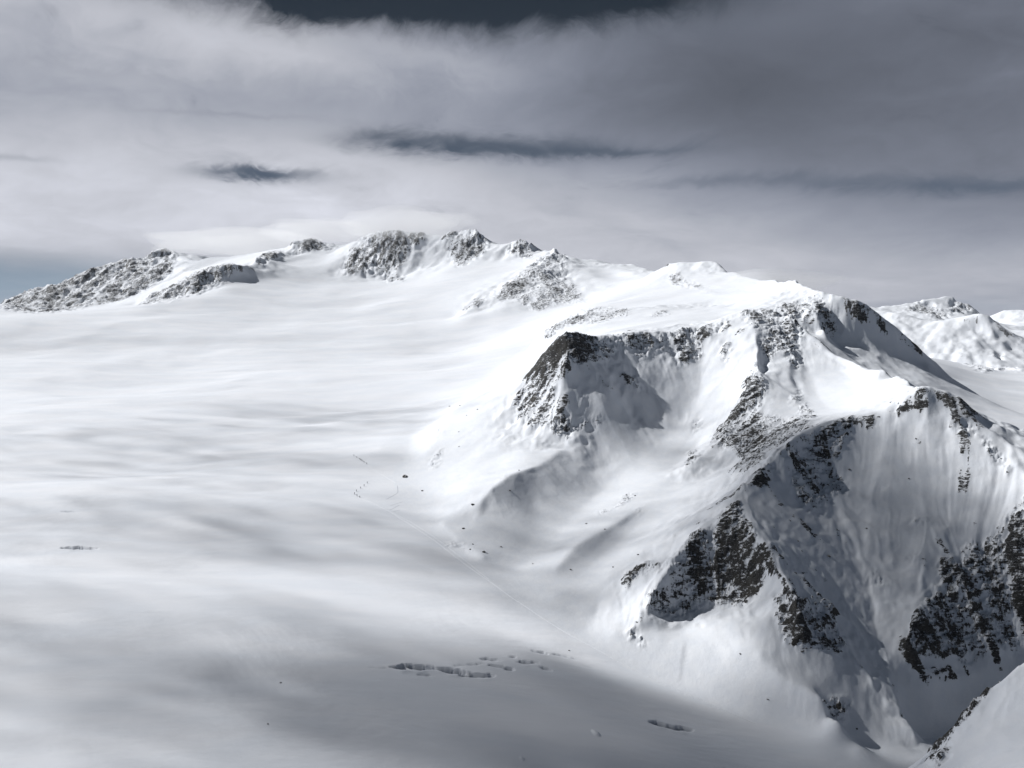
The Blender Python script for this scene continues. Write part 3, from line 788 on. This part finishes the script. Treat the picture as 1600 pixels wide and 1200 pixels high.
# ------------------------------------------------------------------ unseen cloud added left of view, density shaped to shade glacier and slopes
def shade_cloud():
    h = 1500.0; k = (h + 440.0) / math.tan(SUN_EL)
    off = (math.sin(SUN_AZ) * k, math.cos(SUN_AZ) * k, h)
    x0, x1, y0, y1 = -1700.0, 1000.0, -200.0, 2700.0
    nx, ny = 60, 48
    vs = []; fs = []
    for sgn in (1, -1):
        for j in range(ny + 1):
            for i in range(nx + 1):
                a = i / nx * 2 - 1; b = j / ny * 2 - 1
                # squircle outline
                r = max(abs(a), abs(b)); q = math.hypot(a, b)
                if q > 0: a2, b2 = a * r / q, b * r / q
                else: a2 = b2 = 0.0
                t = math.sqrt(max(0, 1 - r * r))
                wob = 1 + 0.25 * math.sin(a * 5 + 1) * math.cos(b * 4)
                vs.append(((x0 + x1) / 2 + a2 * (x1 - x0) / 2 * 1.1, (y0 + y1) / 2 + b2 * (y1 - y0) / 2 * 1.1, sgn * t * 110 * wob))
        base = 0 if sgn == 1 else (nx + 1) * (ny + 1)
        for j in range(ny):
            for i in range(nx):
                p = base + j * (nx + 1) + i
                f = (p, p + 1, p + nx + 2, p + nx + 1)
                fs.append(f if sgn == 1 else f[::-1])
    me = bpy.data.meshes.new("shade_cloud"); me.from_pydata(vs, [], fs); me.update()
    for p in me.polygons: p.use_smooth = True
    o = bpy.data.objects.new("shade_cloud", me); COL.objects.link(o); o.location = off
    m = bpy.data.materials.new("thin_shade_cloud"); m.use_nodes = True; nt = m.node_tree; nt.nodes.clear()
    out = nt.nodes.new('ShaderNodeOutputMaterial'); mx = nt.nodes.new('ShaderNodeMixShader')
    tr = nt.nodes.new('ShaderNodeBsdfTransparent'); tl = nt.nodes.new('ShaderNodeBsdfTranslucent'); tl.inputs[0].default_value = (0.8, 0.81, 0.84, 1)
    tc = nt.nodes.new('ShaderNodeTexCoord'); sp = nt.nodes.new('ShaderNodeSeparateXYZ'); nt.links.new(tc.outputs['Object'], sp.inputs[0])
    X_, Y_ = E(nt, sp.outputs[0]), E(nt, sp.outputs[1])
    n1 = noise(nt, combine(nt, X_ * 0.0011, Y_ * 0.0030 + X_ * 0.0005, 0.0), 1.0, 4, 0.5, 0.6)
    n2 = noise(nt, combine(nt, X_ * 0.0042, Y_ * 0.012 + X_ * 0.0050, 4.0), 1.0, 5, 0.55, 0.9)
    def g(cx, cy, rx, ry, t=0.0):
        a = (X_ - cx) * (1.0 / rx); b = (Y_ - cy + (X_ - cx) * t) * (1.0 / ry)
        return (((a * a) + (b * b)) * -1.0).exp()
    d = g(380, 870, 360, 130, 0.1) * 0.95 + g(330, 1090, 330, 110, -0.2) * 0.45 + g(-150, 900, 420, 150, 0.25) * 0.30 \
        + g(60, 1330, 330, 90, 0.1) * 0.22 + g(-250, 1500, 400, 50, 0.1) * 0.2 + g(-360, 1900, 200, 70) * 0.3 + g(-700, 2500, 300, 60) * 0.2 \
        + g(330, 560, 300, 170) * 0.85 + g(640, 1250, 300, 260) * 0.30 + g(560, 1000, 250, 120) * 0.45 + g(800, 1480, 260, 280) * 0.62 - g(290, 1085, 170, 75) * 0.9 - g(60, 1180, 120, 40) * 0.5
    n3 = noise(nt, combine(nt, X_ * 0.009, Y_ * 0.028 + X_ * 0.008, 9.0), 1.0, 5, 0.55, 0.8)
    d = d * (n1 * 0.9 + n2 * 1.2 + n3 * 0.9 - 0.45) * 1.12 + (n1 * 0.5 + n2 * 0.3 + n3 * 0.2).smooth(0.46, 0.66) * 0.34
    edge = (X_ + 350.0) * (1 / 1350.0); edge2 = (Y_ - 1250.0) * (1 / 1450.0)
    fade = (edge * edge + edge2 * edge2)._m('SQRT').smooth(1.0, 0.75)
    al = (d._m('MAXIMUM', 0.0) * fade)._m('MINIMUM', 0.68)._m('MAXIMUM', 0.0)
    nt.links.new(al.s, mx.inputs[0]); nt.links.new(tr.outputs[0], mx.inputs[1]); nt.links.new(tl.outputs[0], mx.inputs[2]); nt.links.new(mx.outputs[0], out.inputs[0])
    me.materials.append(m)
    o["kind"] = "stuff"; o["label"] = "unseen thin cloud added to shade the glacier and right-hand slopes"; o["category"] = "cloud"


shade_cloud()


# ------------------------------------------------------------------ ski tracks on the glacier
def plain(name, col, rough=0.7):
    m = bpy.data.materials.new(name); m.use_nodes = True; nt = m.node_tree; p = nt.nodes['Principled BSDF']
    tc = nt.nodes.new('ShaderNodeTexCoord'); n = noise(nt, tc.outputs['Object'], 3.0, 4, 0.6)
    nt.links.new(mixc(nt, n, tuple(c * 0.8 for c in col), tuple(min(1, c * 1.1) for c in col)), p.inputs['Base Color'])
    p.inputs['Roughness'].default_value = rough; p.inputs['Specular IOR Level'].default_value = 0.25
    return m


M_TRACK = plain("loose_track_snow", (0.84, 0.87, 0.92)); M_RUT = plain("furrow_shade_snow", (0.42, 0.44, 0.50))  # ruts: packed snow darkened in colour to stand in for furrow shade


def track(pts, width, height, mat, label):
    height *= 0.5; width *= 0.85
    P = []
    for (ua, va), (ub, vb) in zip(pts[:-1], pts[1:]):
        a = px2w(ua, va); b = px2w(ub, vb); n = max(2, int(math.hypot(a[0] - b[0], a[1] - b[1]) / 2.5))
        P += [(a[0] + (b[0] - a[0]) * i / n, a[1] + (b[1] - a[1]) * i / n) for i in range(n)]
    P.append(px2w(*pts[-1]))
    # smooth corners and add a slight human wander
    for _ in range(6): P = [P[0]] + [tuple((P[i - 1][q] + 2 * P[i][q] + P[i + 1][q]) / 4 for q in (0, 1)) for i in range(1, len(P) - 1)] + [P[-1]]
    vs = []; fs = []
    for i, (x, y) in enumerate(P):
        x2, y2 = P[min(i + 1, len(P) - 1)]; x1, y1 = P[max(i - 1, 0)]
        dx, dy = x2 - x1, y2 - y1; q = math.hypot(dx, dy) or 1; nx, ny = -dy / q, dx / q
        for t, hz in ((-1, -0.05), (-0.55, height), (0, height * 0.5), (0.55, height), (1, -0.05)):
            px, py = x + nx * t * width / 2, y + ny * t * width / 2
            vs.append((px, py, ground(px, py) + hz + 0.06))
        if i:
            for q_ in range(4):
                b = (i - 1) * 5 + q_; fs.append((b, b + 1, b + 6, b + 5))
    me = bpy.data.meshes.new("ski_track"); me.from_pydata(vs, [], fs); me.update(); me.materials.append(mat)
    o = bpy.data.objects.new("ski_track", me); COL.objects.link(o)
    o["kind"] = "structure"; o["label"] = label; o["category"] = "track"; o["group"] = "ski tracks on the glacier"


track([(573, 725), (590, 737), (606, 747), (619, 755)], 1.8, 0.35, M_TRACK, "short pale ski track behind the upper line of skiers")
track([(562, 778), (585, 787), (612, 801), (640, 819), (700, 861), (760, 905), (800, 934), (845, 964), (890, 992), (960, 1030), (1010, 1055), (1090, 1091), (1180, 1131)], 1.3, 0.35, M_TRACK,
      "long pale ski track running along the foot of the right-hand mountain")
track([(612, 800), (645, 817), (700, 855), (735, 882), (765, 906)], 1.0, 0.3, M_TRACK, "thin pale ski track beside the long one below the skiers")
track([(621, 759), (622, 770), (604, 780)], 1.0, 0.05, M_RUT, "bent dark ski track between the skiers and the boulder")
track([(629, 784), (610, 790)], 0.8, 0.05, M_RUT, "upper of the three short parallel dark ski tracks")
track([(624, 789), (609, 797)], 0.8, 0.05, M_RUT, "middle of the three short parallel dark ski tracks")
track([(625, 797), (615, 799)], 0.8, 0.05, M_RUT, "lowest of the three short parallel dark ski tracks")

# ------------------------------------------------------------------ loose boulders
def boulder_mat():
    m = bpy.data.materials.new("boulder_rock"); m.use_nodes = True; nt = m.node_tree; p = nt.nodes['Principled BSDF']
    tc = nt.nodes.new('ShaderNodeTexCoord'); ge = nt.nodes.new('ShaderNodeNewGeometry'); sp = nt.nodes.new('ShaderNodeSeparateXYZ')
    nt.links.new(ge.outputs['Normal'], sp.inputs[0]); nz = E(nt, sp.outputs[2]); n = noise(nt, tc.outputs['Object'], 1.2, 5, 0.6)
    rc = mixc(nt, n.smooth(0.3, 0.7), (0.035, 0.035, 0.035), (0.085, 0.08, 0.07))
    nt.links.new(mixc(nt, (nz + n * 0.5).smooth(1.12, 1.2), rc, (0.86, 0.87, 0.9)), p.inputs['Base Color'])
    p.inputs['Roughness'].default_value = 0.85
    return m


M_B = boulder_mat()


def boulder_mesh(seed):
    import bmesh
    from mathutils import noise as mn
    bm = bmesh.new(); bmesh.ops.create_icosphere(bm, subdivisions=3, radius=1.0)
    for v in bm.verts:
        d = v.co.normalized(); o = Vector((seed * 7.1, seed * 3.3, 0))
        r = 1 + 0.45 * mn.noise(d * 1.3 + o) + 0.2 * mn.noise(d * 3.1 + o)
        c = mn.cell(d * 2.0 + o)
        v.co = d * (r + 0.12 * c); v.co.z *= 0.75
    me = bpy.data.meshes.new("boulder"); bm.to_mesh(me); bm.free(); me.materials.append(M_B)
    return me


BM = [boulder_mesh(i) for i in range(5)]
BOULD = [
 (632.5, 745, 9, "biggest lone dark boulder at the left foot of the mountain beside the glacier"),
 (659.5, 767, 4, "dark boulder on the snow knoll just below the lone big boulder"),
 (724, 826, 4, "small boulder at the top end of the lowest hummock above the ski track"),
 (756, 863, 5, "dark boulder at the lower tip of the lowest hummock above the ski track"),
 (734.7, 858.5, 2.6, "small boulder left of the hummock tip, nearest the ski track"),
 (739, 850.5, 2.6, "small boulder midway down the lowest hummock"),
 (782.7, 854.5, 3, "boulder on the rounded snow knob right of the hummock tip"),
 (796.5, 766.5, 3.5, "boulder in the grey snow below the crest of the middle hummock"),
 (811, 735, 3, "highest boulder above the middle hummock"),
 (738.7, 789, 5.5, "dark boulder at the low left end of the middle hummock"),
 (916, 818.5, 3, "dark boulder at the left end of the snowy rib under the cirque"),
 (945, 827, 2.6, "snow-dusted boulder on the slope right of the rib end"),
 (891.5, 890, 2.8, "boulder on the rounded shoulder above the gully mouth"),
 (832.5, 881, 2.2, "lone small boulder on smooth snow above the ski track"),
 (997, 867, 3, "boulder above the left end of the lower rock face"),
 (958, 886.5, 2.6, "small boulder left of the speckled rocks by the lower rock face"),
 (717, 698, 2.6, "boulder above the lower pair of rock patches on the left flank"),
 (729, 649, 2.6, "small boulder below the shoulder crest on the left flank"),
 (717, 675, 2.6, "small boulder right of the upper rock patch on the left flank"),
 (702.5, 635, 3.6, "left boulder of the three on the shoulder skyline against the glacier"),
 (718.5, 634, 3.6, "middle boulder of the three on the shoulder skyline against the glacier"),
 (746, 640, 3.2, "right boulder of the three on the shoulder skyline against the glacier"),
 (992, 774.5, 2.6, "small boulder high on the bright snow rib under the cirque"),
 (1327, 734, 4, "boulder high in the middle of the shaded bowl"),
 (1247, 845.5, 2.6, "tiny boulder in the left part of the shaded bowl"),
 (1431, 685.5, 3, "boulder under the crest left of the big right-hand snow face"),
 (1420, 748, 2.6, "boulder in the middle of the big right-hand snow face"),
 (1295, 869.5, 5, "snow-covered block among the runnels in the middle of the shaded bowl"),
 (1354, 826, 2.8, "boulder between the two small rock ribs in the shaded bowl"),
 (1470.5, 851, 3.4, "boulder left of the dark rock wall, above the gully"),
 (1156.7, 1022, 2.2, "tiny boulder on the snow apron under the lower rock face"),
 (1199.5, 1093, 2.2, "lone small boulder low on the apron near the glacier edge"),
 (1253, 1018.5, 2.4, "small boulder just below the dark rock spire"),
 (1339, 1139, 2.6, "lowest boulder below the snowy rock hump above the valley"),
 (889, 1016.5, 1.8, "small dark rock on the glacier right of the crevasses"),
 (438.4, 1066.8, 2.0, "upper of two small dark specks alone on the open glacier"),  # boulder mesh stands in for an unidentified speck
 (418.5, 1131.3, 1.8, "lower of two small dark specks alone on the open glacier"),  # likewise a boulder mesh for an unidentified speck
]
for i, (u, v, size, label) in enumerate(BOULD):
    x, y = px2w(u, v)
    o = bpy.data.objects.new("boulder", BM[i % 5]); COL.objects.link(o)
    o.location = (x, y, ground(x, y) + size * 0.12)
    o.scale = (size * 0.55, size * 0.45, size * 0.45); o.rotation_euler = (random.uniform(-.2, .2), random.uniform(-.2, .2), random.uniform(0, 6.28))
    o["label"] = label; o["category"] = "boulder"; o["group"] = "loose boulders on the snow"


# ------------------------------------------------------------------ ski tourers
M_CLOTH = [plain("dark_ski_clothing", (0.012, 0.013, 0.016)), plain("blue_grey_ski_clothing", (0.05, 0.06, 0.09)), plain("brown_ski_clothing", (0.07, 0.045, 0.035))]
M_SKIN = plain("skin", (0.45, 0.3, 0.23)); M_PACK = plain("backpack_fabric", (0.05, 0.05, 0.06)); M_SKI = plain("ski_topsheet", (0.55, 0.56, 0.6))


def skinned(name, verts, edges, radii, mat, parent=None):
    me = bpy.data.meshes.new(name); me.from_pydata(verts, edges, []); me.update()
    tmp = bpy.data.objects.new(name, me); COL.objects.link(tmp)
    sk = tmp.modifiers.new("skin", 'SKIN'); tmp.modifiers.new("sub", 'SUBSURF').levels = 1
    for d, r in zip(me.skin_vertices[0].data, radii): d.radius = (r, r)
    me.skin_vertices[0].data[0].use_root = True
    dg = bpy.context.evaluated_depsgraph_get(); ev = bpy.data.meshes.new_from_object(tmp.evaluated_get(dg))
    bpy.data.objects.remove(tmp); ev.name = name; ev.materials.clear(); ev.materials.append(mat)
    for p in ev.polygons: p.use_smooth = True
    o = bpy.data.objects.new(name, ev); COL.objects.link(o); o.parent = parent
    return o


def tube_mesh(name, segs, mat, parent):
    """flat or round bars: (a, b, half width, half height)"""
    vs = []; fs = []
    for a, b, w_, h_ in segs:
        a = Vector(a); b = Vector(b); d = (b - a).normalized(); s_ = d.cross(Vector((0, 0, 1)))
        s_ = s_.normalized() if s_.length > 0.01 else Vector((0, 1, 0)); t_ = s_.cross(d)
        k = len(vs)
        for p in (a, b):
            for q in range(6):
                an = q * math.pi / 3; vs.append(p + s_ * math.cos(an) * w_ + t_ * math.sin(an) * h_)
        for q in range(6): fs.append((k + q, k + (q + 1) % 6, k + 6 + (q + 1) % 6, k + 6 + q))
        fs.append(tuple(range(k, k + 6))[::-1]); fs.append(tuple(range(k + 6, k + 12)))
    me = bpy.data.meshes.new(name); me.from_pydata([tuple(v) for v in vs], [], fs); me.update(); me.materials.append(mat)
    o = bpy.data.objects.new(name, me); COL.objects.link(o); o.parent = parent
    return o


def make_skier():
    # walking uphill along +x, one foot ahead
    V_ = [(0, 0, 0.98), (0.03, 0, 1.2), (0.08, 0, 1.42), (0.11, 0, 1.53), (0.13, 0, 1.62), (0.15, 0, 1.73),
          (0.02, 0.11, 0.93), (0.20, 0.12, 0.53), (0.16, 0.12, 0.12), (0.33, 0.12, 0.07),
          (-0.02, -0.11, 0.93), (-0.06, -0.12, 0.50), (-0.28, -0.12, 0.12), (-0.11, -0.12, 0.07),
          (0.08, 0.20, 1.42), (0.05, 0.26, 1.14), (0.27, 0.27, 1.05), (0.34, 0.27, 1.06),
          (0.08, -0.20, 1.42), (0.16, -0.26, 1.15), (0.38, -0.27, 1.15), (0.45, -0.27, 1.17)]
    E_ = [(0, 1), (1, 2), (2, 3), (3, 4), (4, 5), (0, 6), (6, 7), (7, 8), (8, 9), (0, 10), (10, 11), (11, 12), (12, 13),
          (2, 14), (14, 15), (15, 16), (16, 17), (2, 18), (18, 19), (19, 20), (20, 21)]
    r = [.19, .19, .20, .075, .115, .10, .13, .10, .085, .06, .13, .10, .085, .06, .10, .08, .06, .05, .10, .08, .06, .05]
    b = skinned("person", V_, E_, r, M_CLOTH[0])
    skinned("backpack", [(-0.16, 0, 1.08), (-0.13, 0, 1.25), (-0.07, 0, 1.42)], [(0, 1), (1, 2)], [.12, .14, .11], M_PACK, b)
    for sy_, fx in ((0.12, 0.22), (-0.12, -0.2)):
        tube_mesh("ski", [((fx - 0.8, sy_, 0.03), (fx + 0.78, sy_, 0.03), 0.05, 0.015), ((fx + 0.78, sy_, 0.03), (fx + 0.95, sy_, 0.12), 0.045, 0.012)], M_SKI, b)
    for sy_, hx in ((0.29, 0.33), (-0.29, 0.44)):
        tube_mesh("ski_pole", [((hx, sy_, 1.12), (hx - 0.25, sy_, 0.0), 0.012, 0.012), ((hx - 0.235, sy_, 0.07), (hx - 0.23, sy_, 0.09), 0.06, 0.06)], M_SKI, b)
    return b


proto = make_skier()
UP = [(553, 712.8), (557.4, 715.7), (562, 718.2), (563.8, 719.3), (565.6, 720.7), (568.8, 723), (573, 725.4)]
LOW = [(573.8, 755.3), (568.9, 759.7), (563.5, 763.4), (557, 768), (554, 772.4), (558, 775.4), (562.3, 777.7)]
TXT_UP = ["first skier at the far left head of the upper line", "second skier from the left head of the upper line", "third skier in the upper line, leading its close pack of three",
          "middle skier of the close pack in the upper line", "last skier of the close pack in the upper line", "second last skier of the upper line", "last skier of the upper line at its lower right end"]
TXT_LOW = ["topmost skier of the lower hooked line, at its right tip", "second skier from the top of the lower hooked line", "third skier from the top of the lower hooked line",
           "skier just above the bend of the lower hooked line", "leftmost skier at the bend of the lower hooked line", "skier just below the bend of the lower hooked line", "bottom skier at the tail of the lower hooked line"]
first = True
for line, txt, grp in ((UP, TXT_UP, "ski tourers in the upper line"), (LOW, TXT_LOW, "ski tourers in the lower line")):
    W_ = [px2w(*q) for q in line]
    for i, (x, y) in enumerate(W_):
        j = max(i - 1, 0); k = min(i + 1, len(W_) - 1)
        head = math.atan2(W_[j][1] - W_[k][1], W_[j][0] - W_[k][0])
        if first: o = proto; first = False
        else:
            o = proto.copy(); COL.objects.link(o)
            for ch in list(proto.children):
                c = ch.copy(); COL.objects.link(c); c.parent = o
        o.location = (x, y, ground(x, y) + 0.02); o.rotation_euler = (0, 0, head); o.scale = (2.3, 2.3, 2.3)     # the place is built at about 1 : 2.3
        o["label"] = txt[i]; o["category"] = "person"; o["group"] = grp


# ------------------------------------------------------------------ thin mountain air
def haze():
    x0, x1, y0, y1, z0, z1 = -9500, 9500, -300, 12500, float(H2.min()) - 5, 1900.0
    v = [(x, y, z) for z in (z0, z1) for y in (y0, y1) for x in (x0, x1)]
    f = [(0, 2, 3, 1), (4, 5, 7, 6), (0, 1, 5, 4), (2, 6, 7, 3), (0, 4, 6, 2), (1, 3, 7, 5)]
    me = bpy.data.meshes.new("haze"); me.from_pydata(v, [], f); me.update()
    o = bpy.data.objects.new("haze", me); COL.objects.link(o)
    m = bpy.data.materials.new("thin_haze"); m.use_nodes = True; nt = m.node_tree; nt.nodes.clear()
    out = nt.nodes.new('ShaderNodeOutputMaterial'); p = nt.nodes.new('ShaderNodeVolumePrincipled')
    p.inputs['Color'].default_value = (0.88, 0.93, 1.0, 1); p.inputs['Density'].default_value = 0.45e-5; p.inputs['Anisotropy'].default_value = 0.2
    nt.links.new(p.outputs[0], out.inputs['Volume']); me.materials.append(m)
    o["kind"] = "stuff"; o["label"] = "thin pale haze in the mountain air"; o["category"] = "haze"


haze()


# ------------------------------------------------------------------ mist clinging to the summits
def mist(u, v, r, rx, ry, rz, dens, label):
    import bmesh
    from mathutils import noise as mn
    bm = bmesh.new(); bmesh.ops.create_icosphere(bm, subdivisions=4, radius=1.0)
    for q in bm.verts:
        d = q.co.normalized(); k = 1 + 0.35 * mn.noise(d * 1.7 + Vector((u, v, 0))) + 0.12 * mn.noise(d * 4 + Vector((v, u, 0)))
        q.co = Vector((d.x * rx * k, d.y * ry * k, d.z * rz * k))
    for f in bm.faces: f.smooth = True
    me = bpy.data.meshes.new("mist"); bm.to_mesh(me); bm.free()
    m = bpy.data.materials.new("mist_vapour"); m.use_nodes = True; nt = m.node_tree; nt.nodes.clear()
    out = nt.nodes.new('ShaderNodeOutputMaterial'); p = nt.nodes.new('ShaderNodeVolumePrincipled')
    p.inputs['Color'].default_value = (0.99, 0.995, 1.0, 1); p.inputs['Density'].default_value = dens; p.inputs['Anisotropy'].default_value = 0.3
    nt.links.new(p.outputs[0], out.inputs['Volume']); me.materials.append(m)
    o = bpy.data.objects.new("mist", me); COL.objects.link(o); o.location = tuple(_pt(u, v, r))
    o["kind"] = "stuff"; o["label"] = label; o["category"] = "mist"


mist(630, 350, 5600, 420, 260, 95, 0.0020, "white mist wrapped round the blunt summit in the middle of the skyline")
mist(370, 378, 7000, 620, 300, 100, 0.0021, "white mist over the snow saddle right of the far left mountain")
mist(500, 360, 6050, 380, 220, 80, 0.0022, "white mist on the low rocky top left of the blunt summit")
mist(1190, 440, 3450, 260, 170, 40, 0.0028, "blowing mist over the snow plateau left of the dark right-hand ridge")
